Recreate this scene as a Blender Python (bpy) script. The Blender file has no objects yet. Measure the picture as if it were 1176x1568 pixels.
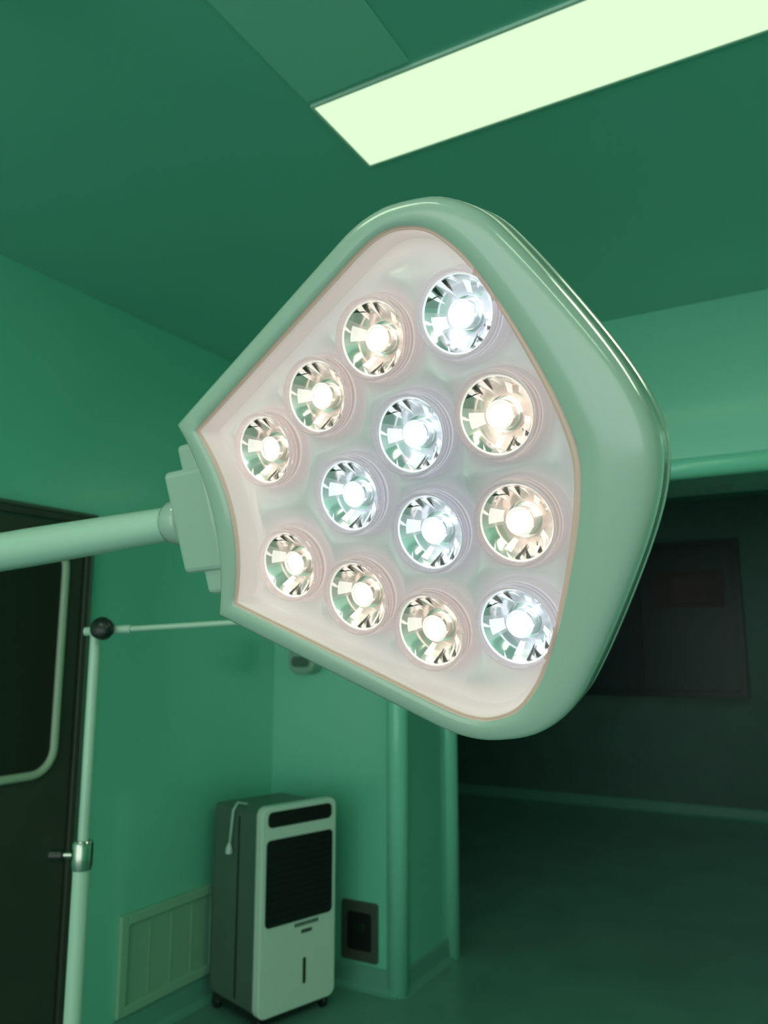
import bpy, bmesh, math, random
from mathutils import Matrix, Vector
random.seed(4)
sc = bpy.context.scene
try:
    sc.view_settings.view_transform = 'Standard'
    sc.view_settings.look = 'None'
except Exception as e:
    print(e)

# ------------------------------------------------------------ helpers
def mat(name, col, rough=0.5, metal=0.0, emit=None, es=0.0, alpha=1.0, spec=0.5, coat=0.0, noise=0.0, nscale=4.0, bump=0.0, bscale=80, trans=0.0):
    m = bpy.data.materials.new(name); m.use_nodes = True
    nt = m.node_tree; b = nt.nodes['Principled BSDF']
    b.inputs['Base Color'].default_value = (*col, 1)
    b.inputs['Roughness'].default_value = rough
    b.inputs['Metallic'].default_value = metal
    b.inputs['Specular IOR Level'].default_value = spec
    b.inputs['Coat Weight'].default_value = coat
    b.inputs['Coat Roughness'].default_value = 0.12
    b.inputs['Alpha'].default_value = alpha
    b.inputs['Transmission Weight'].default_value = trans
    if emit:
        b.inputs['Emission Color'].default_value = (*emit, 1)
        b.inputs['Emission Strength'].default_value = es
    if noise > 0 or bump > 0:
        tc = nt.nodes.new('ShaderNodeTexCoord')
    if noise > 0:
        n = nt.nodes.new('ShaderNodeTexNoise'); n.inputs['Scale'].default_value = nscale
        n.inputs['Detail'].default_value = 5
        r = nt.nodes.new('ShaderNodeValToRGB')
        r.color_ramp.elements[0].position = 0.3; r.color_ramp.elements[1].position = 0.7
        r.color_ramp.elements[0].color = (*[c*(1-noise) for c in col], 1)
        r.color_ramp.elements[1].color = (*[min(1, c*(1+noise)) for c in col], 1)
        nt.links.new(tc.outputs['Object'], n.inputs['Vector'])
        nt.links.new(n.outputs['Fac'], r.inputs['Fac'])
        nt.links.new(r.outputs['Color'], b.inputs['Base Color'])
    if bump > 0:
        n2 = nt.nodes.new('ShaderNodeTexNoise'); n2.inputs['Scale'].default_value = bscale
        bp = nt.nodes.new('ShaderNodeBump'); bp.inputs['Strength'].default_value = bump
        bp.inputs['Distance'].default_value = 0.002
        nt.links.new(tc.outputs['Object'], n2.inputs['Vector'])
        nt.links.new(n2.outputs['Fac'], bp.inputs['Height'])
        nt.links.new(bp.outputs['Normal'], b.inputs['Normal'])
    return m

def empty(name, loc=(0, 0, 0), M=None):
    e = bpy.data.objects.new(name, None); sc.collection.objects.link(e)
    e.empty_display_size = 0.05
    if M is not None: e.matrix_world = M
    else: e.location = loc
    return e

def from_bm(name, bm, mats, parent=None, smooth=False, bevel=0, seg=3):
    bmesh.ops.recalc_face_normals(bm, faces=bm.faces[:])
    me = bpy.data.meshes.new(name); bm.to_mesh(me); bm.free()
    if not isinstance(mats, (list, tuple)): mats = [mats]
    for m in mats: me.materials.append(m)
    if smooth:
        for p in me.polygons: p.use_smooth = True
    o = bpy.data.objects.new(name, me); sc.collection.objects.link(o)
    if parent: o.parent = parent
    if bevel:
        b = o.modifiers.new('bevel', 'BEVEL'); b.width = bevel; b.segments = seg
        b.limit_method = 'ANGLE'; b.angle_limit = math.radians(35)
    return o

def add_box(bm, lo, hi, mi=0):
    x0, y0, z0 = lo; x1, y1, z1 = hi
    v = [bm.verts.new(p) for p in [(x0,y0,z0),(x1,y0,z0),(x1,y1,z0),(x0,y1,z0),(x0,y0,z1),(x1,y0,z1),(x1,y1,z1),(x0,y1,z1)]]
    for f in [(0,3,2,1),(4,5,6,7),(0,1,5,4),(1,2,6,5),(2,3,7,6),(3,0,4,7)]:
        bm.faces.new([v[i] for i in f]).material_index = mi

def box(name, lo, hi, m, parent=None, bevel=0, seg=3):
    bm = bmesh.new(); add_box(bm, lo, hi)
    return from_bm(name, bm, m, parent, bevel=bevel, seg=seg)

def tube(name, pts, r, m, parent=None, radii=None, res=8, bez=False):
    cu = bpy.data.curves.new(name, 'CURVE'); cu.dimensions = '3D'
    cu.bevel_depth = r; cu.bevel_resolution = res; cu.use_fill_caps = True
    s = cu.splines.new('POLY'); s.points.add(len(pts)-1)
    for i, p in enumerate(pts):
        s.points[i].co = (*p, 1)
        if radii: s.points[i].radius = radii[i]
    cu.materials.append(m)
    for sp in cu.splines: sp.use_smooth = True
    o = bpy.data.objects.new(name, cu); sc.collection.objects.link(o)
    if parent: o.parent = parent
    return o

def rrect(w, h, r, n=6, cx=0, cy=0):
    pts = []
    for (sx, sy, a0) in [(1,1,0),(-1,1,90),(-1,-1,180),(1,-1,270)]:
        for i in range(n+1):
            a = math.radians(a0 + 90*i/n)
            pts.append((cx+sx*(w/2-r)+r*math.cos(a), cy+sy*(h/2-r)+r*math.sin(a)))
    return pts

def prism(name, pts, f, m, parent=None, bevel=0):
    bm = bmesh.new()
    a = [bm.verts.new(f(p, 0)) for p in pts]; b = [bm.verts.new(f(p, 1)) for p in pts]
    n = len(pts)
    bm.faces.new(a); bm.faces.new(b[::-1])
    for i in range(n): bm.faces.new([a[i], a[(i+1)%n], b[(i+1)%n], b[i]])
    return from_bm(name, bm, m, parent, bevel=bevel, seg=2)

def revolve(bm, prof, n=48, axis='z', mi=None, org=(0,0,0), capend=True, smooth=True, matfn=None, twist=0.0):
    rings = []
    for q,(r, z) in enumerate(prof):
        ring = []
        for i in range(n):
            a = 2*math.pi*(i+twist*q)/n
            c, s = r*math.cos(a), r*math.sin(a)
            if axis == 'z': p = (c+org[0], s+org[1], z+org[2])
            else: p = (z+org[0], c+org[1], s+org[2])
            ring.append(bm.verts.new(p))
        rings.append(ring)
    for k in range(len(rings)-1):
        for i in range(n):
            f = bm.faces.new([rings[k][i], rings[k][(i+1)%n], rings[k+1][(i+1)%n], rings[k+1][i]])
            f.smooth = smooth
            if matfn: f.material_index = matfn(k, i)
            elif mi is not None: f.material_index = mi
    if capend:
        f = bm.faces.new(rings[-1]); f.material_index = mi if mi is not None else 0
    return rings

# ------------------------------------------------------------ materials
M_wall = mat('green_wall_panel', (0.19,0.65,0.475), 0.24, spec=0.9, coat=1.0, noise=0.03, nscale=1.2)
M_ceil = mat('green_ceiling', (0.20,0.57,0.46), 0.38, noise=0.04, nscale=1.0)
M_ceil2 = mat('ceiling_panel_light', (0.31,0.68,0.56), 0.35)
M_floor = mat('vinyl_floor', (0.14,0.33,0.27), 0.28, noise=0.12, nscale=3)
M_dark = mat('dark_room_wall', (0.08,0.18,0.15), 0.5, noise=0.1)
M_trim = mat('pale_green_trim', (0.27,0.75,0.57), 0.3, coat=0.4)
M_base = mat('baseboard_vinyl', (0.13,0.37,0.29), 0.4)
M_house = mat('lamp_enamel', (0.42,0.50,0.44), 0.20, coat=0.7)
M_white = mat('white_plastic', (0.66,0.80,0.71), 0.4, noise=0.02)
M_pole = mat('enamelled_pole', (0.50,0.65,0.56), 0.3, coat=0.3)
M_black = mat('black_plastic', (0.012,0.014,0.013), 0.3)
M_chrome = mat('chrome', (0.5,0.5,0.45), 0.2, metal=1.0)
M_coolside = mat('grey_plastic', (0.09,0.15,0.115), 0.4, noise=0.05)
M_door = mat('dark_door', (0.050,0.054,0.040), 0.35, noise=0.1)
M_glass = mat('dark_glass', (0.028,0.034,0.026), 0.12)
M_cream = mat('cream_trim', (0.42,0.50,0.38), 0.35)
M_grille = mat('return_grille', (0.28,0.52,0.37), 0.45)

# ------------------------------------------------------------ room
LX, BY, CZ = -2.52, 3.32, 2.9
OX0, OX1, BT, OH = -1.80, 0.2, 0.56, 2.2
box('floor', (-5,-3.5,-0.1), (3,8.3,0), M_floor)
box('ceiling', (-5,-3.5,CZ), (3,8.3,CZ+0.1), M_ceil)
box('wall_left', (LX-0.1,-3.5,0), (LX,BY,CZ), M_wall)
box('wall_right', (2.6,-3.5,0), (2.7,BY,CZ), M_wall)
bm = bmesh.new()
add_box(bm, (-5,BY,0), (OX0,BY+BT,CZ)); add_box(bm, (OX1,BY,0), (3,BY+BT,CZ)); add_box(bm, (OX0,BY,OH), (OX1,BY+BT,CZ))
from_bm('wall_back', bm, M_wall)
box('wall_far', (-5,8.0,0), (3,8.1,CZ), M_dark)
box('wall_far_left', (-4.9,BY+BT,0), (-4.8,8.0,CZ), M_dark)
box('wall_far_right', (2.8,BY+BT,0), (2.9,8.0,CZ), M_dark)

def corner(name, x, y, r):
    pts = [(x+r*math.cos(2*math.pi*i/32), y+r*math.sin(2*math.pi*i/32)) for i in range(32)]
    o = prism(name, pts, lambda p,k: (p[0], p[1], 0.0 if k==0 else OH+0.02), M_trim)
    for p in o.data.polygons: p.use_smooth = len(p.vertices) == 4
    return o
corner('trim_1', OX0-0.022, BY+0.028, 0.05)
corner('trim_2', OX0-0.005, BY+BT-0.02, 0.048)
corner('trim_3', OX1+0.025, BY+0.028, 0.05)
pts = [(BY+0.028+0.045*math.cos(2*math.pi*i/24), OH+0.02+0.045*math.sin(2*math.pi*i/24)) for i in range(24)]
o = prism('trim_4', pts, lambda p,k: ((OX0-0.03) if k==0 else (OX1+0.03), p[0], p[1]), M_trim)
for p in o.data.polygons: p.use_smooth = len(p.vertices) == 4

def base(name, p0, p1, nrm):
    prof = [(0,0),(0.035,0),(0.022,0.008),(0.012,0.022),(0.008,0.09),(0.0,0.10)]
    d = Vector(p1)-Vector(p0)
    def f(p,k):
        q = Vector(p0) + (d if k else Vector((0,0,0)))
        return (q.x+nrm[0]*p[0], q.y+nrm[1]*p[0], p[1])
    return prism(name, prof, f, M_base)
base('baseboard_left', (LX,-3.5,0), (LX,BY,0), (1,0))
base('baseboard_back', (LX,BY,0), (OX0,BY,0), (0,-1))
base('baseboard_jamb', (OX0,BY,0), (OX0,BY+BT,0), (1,0))
base('baseboard_far', (-4.8,8.0,0), (2.8,8.0,0), (0,-1))

w = empty('window_1', (0,0,0))
bm = bmesh.new()
add_box(bm, (-2.25,7.93,1.05), (-0.75,8.0,1.11)); add_box(bm, (-2.25,7.93,2.44), (-0.75,8.0,2.5))
add_box(bm, (-2.25,7.93,1.11), (-2.19,8.0,2.44)); add_box(bm, (-0.81,7.93,1.11), (-0.75,8.0,2.44)); add_box(bm, (-1.70,7.93,1.11), (-1.65,8.0,2.44))
from_bm('frame', bm, mat('dark_frame',(0.02,0.035,0.032),0.4), w)
box('pane', (-2.19,7.97,1.11), (-0.81,7.99,2.44), mat('pane',(0.03,0.048,0.055),0.4), w)
box('notice', (-1.52,7.962,1.88), (-0.90,7.97,2.22), mat('dark_red_notice',(0.065,0.04,0.038),0.5), w)
box('notice_panel', (-1.36,7.958,1.93), (-1.06,7.962,2.17), mat('dark_notice',(0.09,0.05,0.045),0.5), w)

def ceiling_light(x0,x1,y0,y1,st=1.3,key='a'):
    e = empty('ceiling_light_panel', (0,0,0))
    f = 0.008
    bm = bmesh.new()
    add_box(bm,(x0,y0,CZ-0.008),(x1,y0+f,CZ)); add_box(bm,(x0,y1-f,CZ-0.008),(x1,y1,CZ))
    add_box(bm,(x0,y0+f,CZ-0.008),(x0+f,y1-f,CZ)); add_box(bm,(x1-f,y0+f,CZ-0.008),(x1,y1-f,CZ))
    from_bm('frame', bm, M_white, e)
    m = mat('light_diffuser_'+key,(0.3,0.36,0.27),0.6,emit=(0.60,0.76,0.51),es=st)
    box('diffuser', (x0+f,y0+f,CZ-0.007),(x1-f,y1-f,CZ-0.001), m, e)
ceiling_light(-1.09,0.12,1.535,1.838,1.26,'a')
ceiling_light(0.20,1.41,1.535,1.838,14,'b')  # unseen panel added to brighten the edge of the lamp housing
ceiling_light(0.5,1.7,-0.7,-0.4,12,'c')  # added panel out of view, lights the room from behind the camera
ceiling_light(-1.7,-0.5,-0.7,-0.4,12,'d')  # second added panel behind the camera, also unseen
bm = bmesh.new(); add_box(bm,(-1.09,-0.3,CZ-0.006),(-0.79,1.52,CZ))
from_bm('ceiling_strip', bm, M_ceil2, bevel=0.003)

# ------------------------------------------------------------ door on left wall
d = empty('door_1', (0,0,0))
x = LX
bm = bmesh.new()
add_box(bm,(x,1.10,0),(x+0.03,1.14,2.0)); add_box(bm,(x,2.085,0),(x+0.03,2.11,2.0)); add_box(bm,(x,1.14,1.97),(x+0.03,2.085,2.0))
from_bm('frame', bm, M_door, d, bevel=0.004)
bm = bmesh.new()
add_box(bm,(x,1.06,1.998),(x+0.038,2.125,2.012)); add_box(bm,(x,2.11,0),(x+0.03,2.122,1.998))
from_bm('architrave', bm, mat('olive_trim',(0.08,0.11,0.075),0.3), d, bevel=0.003)
box('leaf', (x,1.145,0.01),(x+0.018,2.08,1.965), M_door, d, bevel=0.003)
R = rrect(0.72,0.82,0.09,8,cx=1.64,cy=1.47)
R2 = [Vector((x+0.022,p[0],p[1])) for p in R]; R2.append(R2[0])
tube('window_trim', R2, 0.015, M_cream, d)
prism('glazing', R, lambda p,k:(x+0.017+0.004*k,p[0],p[1]), M_glass, d)
tube('handle', [(x+0.02,1.2,1.0),(x+0.06,1.2,1.0),(x+0.06,1.32,1.0)], 0.01, M_chrome, d)

g = empty('return_air_grille', (0,0,0))
bm = bmesh.new()
add_box(bm,(LX,2.37,0.11),(LX+0.02,2.41,0.475)); add_box(bm,(LX,2.93,0.11),(LX+0.02,2.97,0.475))
add_box(bm,(LX,2.41,0.435),(LX+0.02,2.93,0.475)); add_box(bm,(LX,2.41,0.11),(LX+0.02,2.93,0.145))
from_bm('frame', bm, M_grille, g, bevel=0.004)
bm = bmesh.new(); add_box(bm,(LX,2.405,0.14),(LX+0.006,2.935,0.44))
for i in range(4):
    y = 2.53+i*0.12
    add_box(bm,(LX+0.006,y,0.145),(LX+0.009,y+0.006,0.435))
from_bm('grille_face', bm, mat('grille_face',(0.25,0.48,0.34),0.5), g)

s = empty('wall_outlet_box', (0,0,0))
prism('plate', rrect(0.19,0.25,0.012,4,cx=-2.0,cy=0.24), lambda p,k:(p[0],BY-0.012*k,p[1]), mat('steel_plate',(0.14,0.17,0.13),0.35,metal=0.6), s)
prism('opening', rrect(0.125,0.16,0.01,4,cx=-2.0,cy=0.24), lambda p,k:(p[0],BY-0.010-0.004*k,p[1]), M_black, s)
prism('socket', rrect(0.05,0.05,0.01,4,cx=-2.0,cy=0.25), lambda p,k:(p[0],BY-0.013-0.006*k,p[1]), M_chrome, s)

s = empty('soap_dispenser', (0,0,0))
prism('body', rrect(0.15,0.17,0.05,6,cx=-2.30,cy=1.46), lambda p,k:(p[0],BY+0.004-0.084*k,p[1]), mat('disp',(0.28,0.45,0.36),0.3), s, bevel=0.01)
prism('cover', rrect(0.10,0.05,0.02,6,cx=-2.30,cy=1.435), lambda p,k:(p[0],BY-0.08-0.01*k,p[1]), M_coolside, s, bevel=0.003)

# ------------------------------------------------------------ evaporative cooler
th = math.radians(72.7)
c = empty('evaporative_air_cooler', M=Matrix.Translation((-2.235,2.965,0)) @ Matrix.Rotation(th,4,'Z'))
W,D = 0.39,0.38
box('body', (-W/2+0.008,-D/2+0.03,0.06),(W/2-0.008,D/2,0.83), M_coolside, c, bevel=0.02)
box('side_seam', (-W/2+0.005,-0.02,0.09),(W/2-0.005,-0.012,0.80), M_black, c)
prism('front_bezel', rrect(W,0.80,0.035,6,cx=0,cy=0.455), lambda p,k:(p[0],-D/2+0.04-0.045*k,p[1]), M_white, c, bevel=0.006)
yf = -D/2-0.005
prism('handle_recess', rrect(W-0.055,0.062,0.022,6,cx=0,cy=0.803), lambda p,k:(p[0],yf+0.004-0.006*k,p[1]), M_black, c)
prism('air_outlet', rrect(W-0.045,0.335,0.02,6,cx=0,cy=0.557), lambda p,k:(p[0],yf+0.004-0.007*k,p[1]), M_black, c)
bm = bmesh.new()
for i in range(12):
    z = 0.41+i*0.025
    add_box(bm,(-W/2+0.035,yf-0.008,z),(W/2-0.035,yf-0.002,z+0.006))
from_bm('louvres', bm, mat('louvre',(0.014,0.018,0.016),0.4), c)
bm = bmesh.new()
for k,(z,n,ww) in enumerate([(0.365,9,0.010),(0.335,4,0.012)]):
    for i in range(n):
        x0 = 0.01+(i-n/2)*0.014+0.03
        add_box(bm,(x0,yf-0.002,z),(x0+ww,yf+0.001,z+0.014))
from_bm('lettering', bm, mat('lettering',(0.05,0.08,0.06),0.5), c)
prism('water_gauge', rrect(0.014,0.10,0.006,5,cx=0.03,cy=0.19), lambda p,k:(p[0],yf+0.002-0.004*k,p[1]), M_black, c)
bm = bmesh.new()
add_box(bm,(-W/2+0.02,-D/2+0.02,0.035),(W/2-0.02,D/2-0.02,0.065))
from_bm('base_tray', bm, M_black, c)
for sx in (-1,1):
    for sy in (-1,1):
        bm = bmesh.new(); revolve(bm,[(0.001,-0.012),(0.022,-0.012),(0.026,-0.008),(0.026,0.008),(0.022,0.012),(0.001,0.012)],24,axis='x',mi=0,org=(sx*(W/2-0.03),sy*(D/2-0.04),0.026))
        from_bm('castor', bm, M_black, c)
xs = -W/2-0.004
tube('cord', [(xs+0.07,0.02,0.835),(xs+0.02,0.015,0.848),(xs-0.004,0.01,0.82),(xs-0.005,0.02,0.74),(xs-0.005,0.03,0.68)], 0.005, M_pole, c)
tube('plug', [(xs-0.006,0.03,0.685),(xs-0.006,0.031,0.665),(xs-0.006,0.031,0.645)], 0.014, M_pole, c, radii=[0.5,1,1.1])

# ------------------------------------------------------------ drape stand
s = empty('drape_screen_stand', (-1.355,1.17,0))
tube('lower_pole', [(0,0,0.06),(0,0,1.09)], 0.0165, M_pole, s)
tube('upper_pole', [(0,0,1.08),(0,0,1.53)], 0.0105, M_pole, s)
tube('clamp', [(0,0,1.065),(0,0,1.075),(0,0,1.115),(0,0,1.12)], 0.021, M_chrome, s, radii=[0.9,1,1,0.85])
tube('clamp_screw', [(0,0,1.092),(-0.035,-0.02,1.092)], 0.006, M_chrome, s)
tube('clamp_knob', [(-0.033,-0.019,1.092),(-0.055,-0.031,1.092)], 0.013, M_black, s)
dirv = Vector((0.40,0.22,0.028))
tube('cross_arm', [Vector((0,0,1.535)), Vector((0,0,1.535))+dirv], 0.0062, M_pole, s)
tube('arm_socket', [Vector((-0.02,-0.011,1.534)), Vector((0,0,1.535))+dirv*0.16], 0.009, M_pole, s)
tube('end_hook', [Vector((0,0,1.535))+dirv*t for t in (1,)]+[Vector((0.41,0.225,1.575)),Vector((0.41,0.225,1.60))], 0.005, M_pole, s)
bm = bmesh.new()
revolve(bm,[(0.001,-0.018),(0.018,-0.016),(0.023,-0.008),(0.023,0.008),(0.018,0.014),(0.001,0.016)],20,axis='z',mi=0)
k = from_bm('knob', bm, M_black, s, smooth=True)
k.location = (0.028,-0.008,1.54); k.rotation_euler = (math.radians(80),0,math.radians(25))
for i in range(5):
    a = 2*math.pi*i/5
    tube('foot', [(0,0,0.09),(0.27*math.cos(a),0.27*math.sin(a),0.06)], 0.014, M_pole, s)
    bm = bmesh.new(); revolve(bm,[(0.001,-0.012),(0.024,-0.012),(0.028,0),(0.024,0.012),(0.001,0.012)],20,axis='x',mi=0)
    o = from_bm('castor', bm, M_black, s); o.location=(0.27*math.cos(a),0.27*math.sin(a),0.028); o.rotation_euler=(0,0,a+math.pi/2)

# ------------------------------------------------------------ surgical lamp
A = Vector((0.9971,-0.0769,0.0294)).normalized()
B = Vector((-0.0512,-0.3054,0.950)); B = (B - A*B.dot(A)).normalized()
N = A.cross(B)
C = Vector((-0.3468,0.6154,1.641))
ML = Matrix(((A.x,B.x,N.x,C.x),(A.y,B.y,N.y,C.y),(A.z,B.z,N.z,C.z),(0,0,0,1)))
lamp = empty('surgical_light', M=ML)

def catmull(P, m):
    out = []
    for i in range(1, len(P)-2):
        p0,p1,p2,p3 = [Vector(q) for q in P[i-1:i+3]]
        for j in range(m):
            t = j/m
            out.append(0.5*((2*p1)+(-p0+p2)*t+(2*p0-5*p1+4*p2-p3)*t*t+(-p0+3*p1-3*p2+p3)*t**3))
    out.append(Vector(P[-2]))
    return out
def outline(a0, corner, pts):
    half = []
    n0 = 10
    for i in range(n0):
        t = i/n0
        half.append(Vector((a0+(corner[0]-a0)*t*t, corner[1]*t)))
    n1 = 14
    p2 = Vector(pts[0]); c0 = Vector(corner)
    for i in range(n1): half.append(c0.lerp(p2, i/n1))
    prev = c0.lerp(p2, 1-1/n1*1.2)
    mir = (pts[-2][0], -pts[-2][1])
    half += catmull([prev]+pts+[mir], 5)
    full = half + [Vector((q.x,-q.y)) for q in half[-2:0:-1]]
    return full
inn = outline(-0.190,(-0.213,0.0925),[(0.015,0.2035),(0.038,0.2125),(0.060,0.2145),(0.085,0.2065),(0.104,0.189),(0.120,0.165),(0.142,0.118),(0.162,0.063),(0.172,0.025),(0.175,0)])
out = outline(-0.224,(-0.247,0.106),[(0.005,0.2275),(0.030,0.2360),(0.060,0.2385),(0.100,0.2315),(0.133,0.2105),(0.158,0.178),(0.192,0.122),(0.220,0.070),(0.235,0.032),(0.240,0)])
n = len(inn)
M_lip = mat('window_gasket',(0.62,0.42,0.36),0.3, emit=(1.0,0.62,0.52), es=0.12)  # faint glow put into the gasket, which is no light source
# LED scatter painted into the plate's emission: warmer outward, cooler and weaker mid-plate
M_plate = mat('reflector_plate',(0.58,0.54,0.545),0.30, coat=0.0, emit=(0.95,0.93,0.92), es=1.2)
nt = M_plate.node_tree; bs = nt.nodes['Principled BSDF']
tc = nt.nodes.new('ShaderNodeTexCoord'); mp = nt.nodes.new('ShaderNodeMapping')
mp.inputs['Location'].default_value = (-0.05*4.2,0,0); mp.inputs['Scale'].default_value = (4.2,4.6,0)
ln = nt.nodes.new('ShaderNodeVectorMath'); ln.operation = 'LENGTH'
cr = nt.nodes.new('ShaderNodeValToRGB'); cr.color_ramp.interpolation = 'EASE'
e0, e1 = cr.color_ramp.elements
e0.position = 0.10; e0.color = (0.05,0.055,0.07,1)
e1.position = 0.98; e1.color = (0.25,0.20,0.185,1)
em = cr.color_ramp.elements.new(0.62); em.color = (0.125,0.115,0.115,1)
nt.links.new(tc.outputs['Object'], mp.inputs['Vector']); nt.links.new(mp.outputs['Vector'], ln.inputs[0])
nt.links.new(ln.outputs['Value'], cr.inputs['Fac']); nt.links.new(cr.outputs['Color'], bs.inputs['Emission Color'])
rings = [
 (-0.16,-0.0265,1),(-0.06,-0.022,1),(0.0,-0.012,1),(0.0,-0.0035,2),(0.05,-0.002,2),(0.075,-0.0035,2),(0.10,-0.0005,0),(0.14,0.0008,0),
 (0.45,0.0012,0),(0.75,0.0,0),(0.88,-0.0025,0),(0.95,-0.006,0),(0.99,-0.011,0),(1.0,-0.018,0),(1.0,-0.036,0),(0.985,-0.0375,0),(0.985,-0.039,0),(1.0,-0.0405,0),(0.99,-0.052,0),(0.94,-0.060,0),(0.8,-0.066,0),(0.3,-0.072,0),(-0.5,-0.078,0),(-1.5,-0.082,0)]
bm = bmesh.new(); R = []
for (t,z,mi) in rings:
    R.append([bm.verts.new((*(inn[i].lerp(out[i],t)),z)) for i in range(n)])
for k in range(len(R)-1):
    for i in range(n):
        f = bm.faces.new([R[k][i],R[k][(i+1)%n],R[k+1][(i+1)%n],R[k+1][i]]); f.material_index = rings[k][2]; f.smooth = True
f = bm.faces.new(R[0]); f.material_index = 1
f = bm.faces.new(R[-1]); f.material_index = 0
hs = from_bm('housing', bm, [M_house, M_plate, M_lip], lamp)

L = [(-0.133,0.0588,0),(-0.133,-0.0592,0),(-0.0575,0.097,0),(-0.0575,-0.097,0),(0.015,0.134,0),(0.015,-0.134,0),
     (0.100,0.134,1),(0.100,-0.134,1),(0.1175,0.0455,0),(0.1175,-0.0455,0),(0.034,0.044,1),(0.034,-0.044,1),(-0.044,0,1)]
def seg_dist(p):
    best = 9; inside = False
    for i in range(n):
        a, b = inn[i], inn[(i+1)%n]
        ab = b-a; t = max(0,min(1,(p-a).dot(ab)/max(1e-12,ab.dot(ab))))
        best = min(best,(p-a-ab*t).length)
        if (a.y > p.y) != (b.y > p.y) and p.x < (b.x-a.x)*(p.y-a.y)/(b.y-a.y)+a.x: inside = not inside
    return best if inside else -best
# the lenses sit on concentric arcs centred near the arm; the plate is scooped along each arc, with creases between
def hfun(p):
    ds = sorted((p-Vector(q[:2])).length for q in L)
    d1 = max(0, ds[0]-0.037)
    e = seg_dist(p)
    k = max(0,min(1,(e-0.004)/0.035)); k = k*k*(3-2*k)
    r = math.hypot(p.x+0.35, p.y)
    q = (r-0.225)/0.0817; s = (q-math.floor(q+0.5))*2
    flat = max(0,min(1,d1/0.02))
    soft = min(0.012, 0.32*d1) + 0.014*s*s*flat
    return e, -0.0275 + 0.0012*min(1,max(0,e)/0.004) + k*soft
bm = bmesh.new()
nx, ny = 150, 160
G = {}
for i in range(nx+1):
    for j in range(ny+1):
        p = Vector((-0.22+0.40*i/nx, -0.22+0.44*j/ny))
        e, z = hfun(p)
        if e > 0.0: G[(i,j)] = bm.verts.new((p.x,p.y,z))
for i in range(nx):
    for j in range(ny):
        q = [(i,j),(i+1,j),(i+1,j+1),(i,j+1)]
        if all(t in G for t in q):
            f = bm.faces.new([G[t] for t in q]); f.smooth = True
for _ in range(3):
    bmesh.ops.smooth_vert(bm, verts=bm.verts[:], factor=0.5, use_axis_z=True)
from_bm('reflector_plate', bm, M_plate, lamp)

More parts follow.
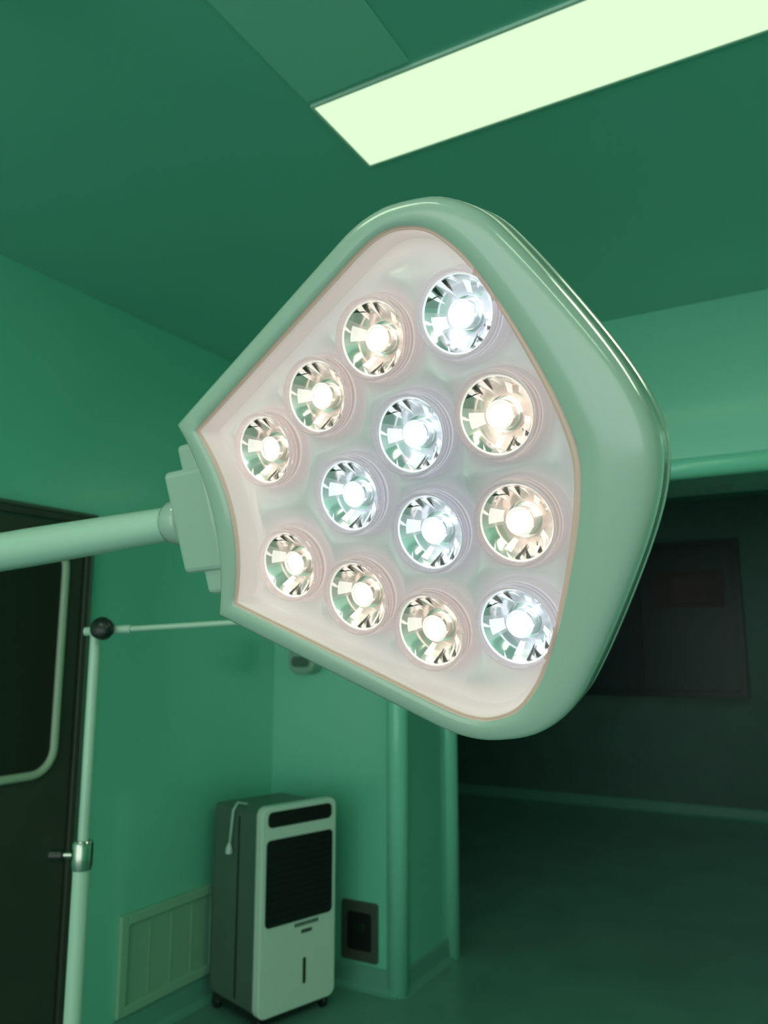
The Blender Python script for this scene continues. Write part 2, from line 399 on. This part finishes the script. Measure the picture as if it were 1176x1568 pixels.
def lens_mesh(name, colr, leak, strong):
    dim = lambda k: tuple(min(1,q*k) for q in colr)
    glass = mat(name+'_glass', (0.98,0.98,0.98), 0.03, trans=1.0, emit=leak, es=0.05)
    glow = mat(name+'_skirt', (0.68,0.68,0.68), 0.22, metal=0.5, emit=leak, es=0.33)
    mirror = mat(name+'_mirror', tuple(0.88*q for q in colr), 0.12, metal=1.0, emit=leak, es=0.12)  # slight emission on bowl mirror and facets stands in for LED light
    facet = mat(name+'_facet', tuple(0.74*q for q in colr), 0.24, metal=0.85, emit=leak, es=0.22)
    facet2 = mat(name+'_facet_glow', dim(0.85), 0.3, metal=0.3, emit=colr, es=0.62)  # emission paints the bright glints and ring lines of the lens
    led = mat(name+'_led', (0.9,0.9,0.9), 0.3, emit=colr, es=strong)
    dark = mat(name+'_shard', (0.13,0.13,0.115), 0.15, metal=0.8)  # dark slivers coloured as reflections in the bowl
    mats = [glass, glow, mirror, facet, facet2, led, dark]
    bm = bmesh.new()
    revolve(bm, [(0.0330,-0.027),(0.0395,-0.027),(0.0388,-0.020),(0.0388,-0.0175),(0.0372,-0.0165),(0.0362,-0.004),(0.0352,-0.001),(0.0340,0.0),(0.0325,-0.0004),(0.0318,-0.003),(0.0316,-0.0055)], 64, mi=0, capend=False)
    revolve(bm, [(0.0313,-0.0065),(0.0306,-0.0095),(0.0296,-0.0100),(0.0292,-0.0140),(0.0278,-0.0150),(0.0270,-0.0200),(0.0256,-0.0210),(0.0250,-0.026)], 48, capend=False, matfn=lambda k,i: [2,4,1,4,2,4,1][k])
    ns = 48
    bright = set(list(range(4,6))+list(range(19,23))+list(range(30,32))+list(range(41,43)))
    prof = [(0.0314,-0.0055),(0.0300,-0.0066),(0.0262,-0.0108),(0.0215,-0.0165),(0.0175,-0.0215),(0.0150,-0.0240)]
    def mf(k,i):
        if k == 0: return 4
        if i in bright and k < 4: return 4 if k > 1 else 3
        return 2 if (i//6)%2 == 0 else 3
    revolve(bm, prof, ns, capend=False, smooth=True, matfn=mf)
    revolve(bm, [(0.0150,-0.0240),(0.0110,-0.0248)], ns, mi=2, capend=False)
    rnd = random.Random(3)
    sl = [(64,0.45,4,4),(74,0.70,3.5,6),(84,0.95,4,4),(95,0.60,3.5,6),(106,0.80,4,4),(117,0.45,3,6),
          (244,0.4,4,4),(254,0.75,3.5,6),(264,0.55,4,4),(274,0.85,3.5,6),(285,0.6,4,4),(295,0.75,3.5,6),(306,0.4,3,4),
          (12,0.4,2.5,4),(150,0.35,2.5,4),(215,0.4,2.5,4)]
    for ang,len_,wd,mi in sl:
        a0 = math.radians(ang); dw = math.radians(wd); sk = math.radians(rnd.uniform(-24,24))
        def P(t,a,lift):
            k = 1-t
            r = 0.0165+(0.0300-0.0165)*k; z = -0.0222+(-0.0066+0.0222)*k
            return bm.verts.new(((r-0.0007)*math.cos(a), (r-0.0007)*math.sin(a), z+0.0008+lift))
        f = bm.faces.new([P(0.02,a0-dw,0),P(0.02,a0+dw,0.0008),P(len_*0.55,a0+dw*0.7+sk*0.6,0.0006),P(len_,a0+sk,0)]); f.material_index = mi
    revolve(bm, [(0.0122,-0.0245),(0.0116,-0.0130),(0.0110,-0.0118),(0.0098,-0.0118),(0.0090,-0.0130),(0.0084,-0.0200)], 40, mi=2, capend=False)
    revolve(bm, [(0.0084,-0.020),(0.0060,-0.0185),(0.002,-0.0178)], 32, mi=5, capend=True)
    revolve(bm, [(0.0119,-0.0126),(0.0104,-0.0110),(0.0090,-0.0126)], 40, mi=4, capend=False)
    me = bpy.data.meshes.new(name); bmesh.ops.recalc_face_normals(bm, faces=[f for f in bm.faces if f.material_index==0]); bm.normal_update(); bm.to_mesh(me); bm.free()
    for m in mats: me.materials.append(m)
    return me
warm = lens_mesh('warm_lens',(1.0,0.89,0.84),(1.0,0.82,0.76),2.2)
cool = lens_mesh('cool_lens',(0.96,0.95,1.0),(0.88,0.90,1.0),2.2)
for i,(a,b,t) in enumerate(L):
    o = bpy.data.objects.new('led_lens', cool if t else warm); sc.collection.objects.link(o); o.parent = lamp
    o.location = (a,b,0.0005); o.rotation_euler = (0,0,random.uniform(-0.25,0.35)+0.2); o.scale = (1.055,1.055,1.03)

box('hub_outer', (-0.266,-0.084,-0.060),(-0.215,0.084,-0.014), M_house, lamp, bevel=0.006)
box('hub_inner', (-0.292,-0.058,-0.064),(-0.225,0.058,-0.010), M_house, lamp, bevel=0.007)
bm = bmesh.new()
revolve(bm,[(0.010,-0.288),(0.026,-0.288),(0.0275,-0.293),(0.0275,-0.307),(0.024,-0.316),(0.019,-0.320)],40,axis='x',mi=0,org=(0,0,-0.034),capend=False)
from_bm('collar', bm, M_house, lamp)
tube('arm', [(-0.30,0,-0.034),(-0.60,0,-0.034),(-1.0,0,-0.034)], 0.0195, M_pole, lamp, radii=[1,1.35,1.5])
E = ML @ Vector((-1.0,0,-0.034))
Li = ML.inverted()
def loc(p): return Li @ Vector(p)
tube('elbow', [loc((E.x,E.y,E.z-0.05)),loc((E.x,E.y,E.z+0.07))], 0.035, M_pole, lamp)
tube('drop_tube', [loc((E.x,E.y,E.z)),loc((E.x,E.y,CZ-0.05))], 0.026, M_pole, lamp)
tube('canopy', [loc((E.x,E.y,CZ-0.07)),loc((E.x,E.y,CZ))], 0.09, M_pole, lamp, radii=[0.8,1])

# ------------------------------------------------------------ world + lights
wd = bpy.data.worlds.new('world'); sc.world = wd; wd.use_nodes = True
wd.node_tree.nodes['Background'].inputs['Color'].default_value = (0.70,0.83,0.76,1)
wd.node_tree.nodes['Background'].inputs['Strength'].default_value = 2.25
ld = bpy.data.lights.new('far_room_light','AREA'); ld.energy = 9; ld.size = 1.2; ld.color = (0.7,1.0,0.85)  # unseen lamp added to lift the dark far room
lo = bpy.data.objects.new('far_room_light', ld); sc.collection.objects.link(lo); lo.location = (0.8,6.0,CZ-0.02)

# ------------------------------------------------------------ camera
cd = bpy.data.cameras.new('camera'); cam = bpy.data.objects.new('camera', cd); sc.collection.objects.link(cam)
cd.sensor_fit = 'VERTICAL'; cd.sensor_height = 36; cd.sensor_width = 27; cd.lens = 28.0
cd.clip_start = 0.02
a,p = math.radians(29.5), math.radians(9.7)
Hh = Vector((-math.sin(a), math.cos(a), 0)); F = Hh*math.cos(p)+Vector((0,0,math.sin(p)))
Rr = Vector((math.cos(a), math.sin(a), 0)); U = Rr.cross(F)
cam.matrix_world = Matrix(((Rr.x,U.x,-F.x,0),(Rr.y,U.y,-F.y,0),(Rr.z,U.z,-F.z,1.5),(0,0,0,1)))
cd.dof.use_dof = True; cd.dof.focus_distance = 0.70; cd.dof.aperture_fstop = 9
sc.camera = cam
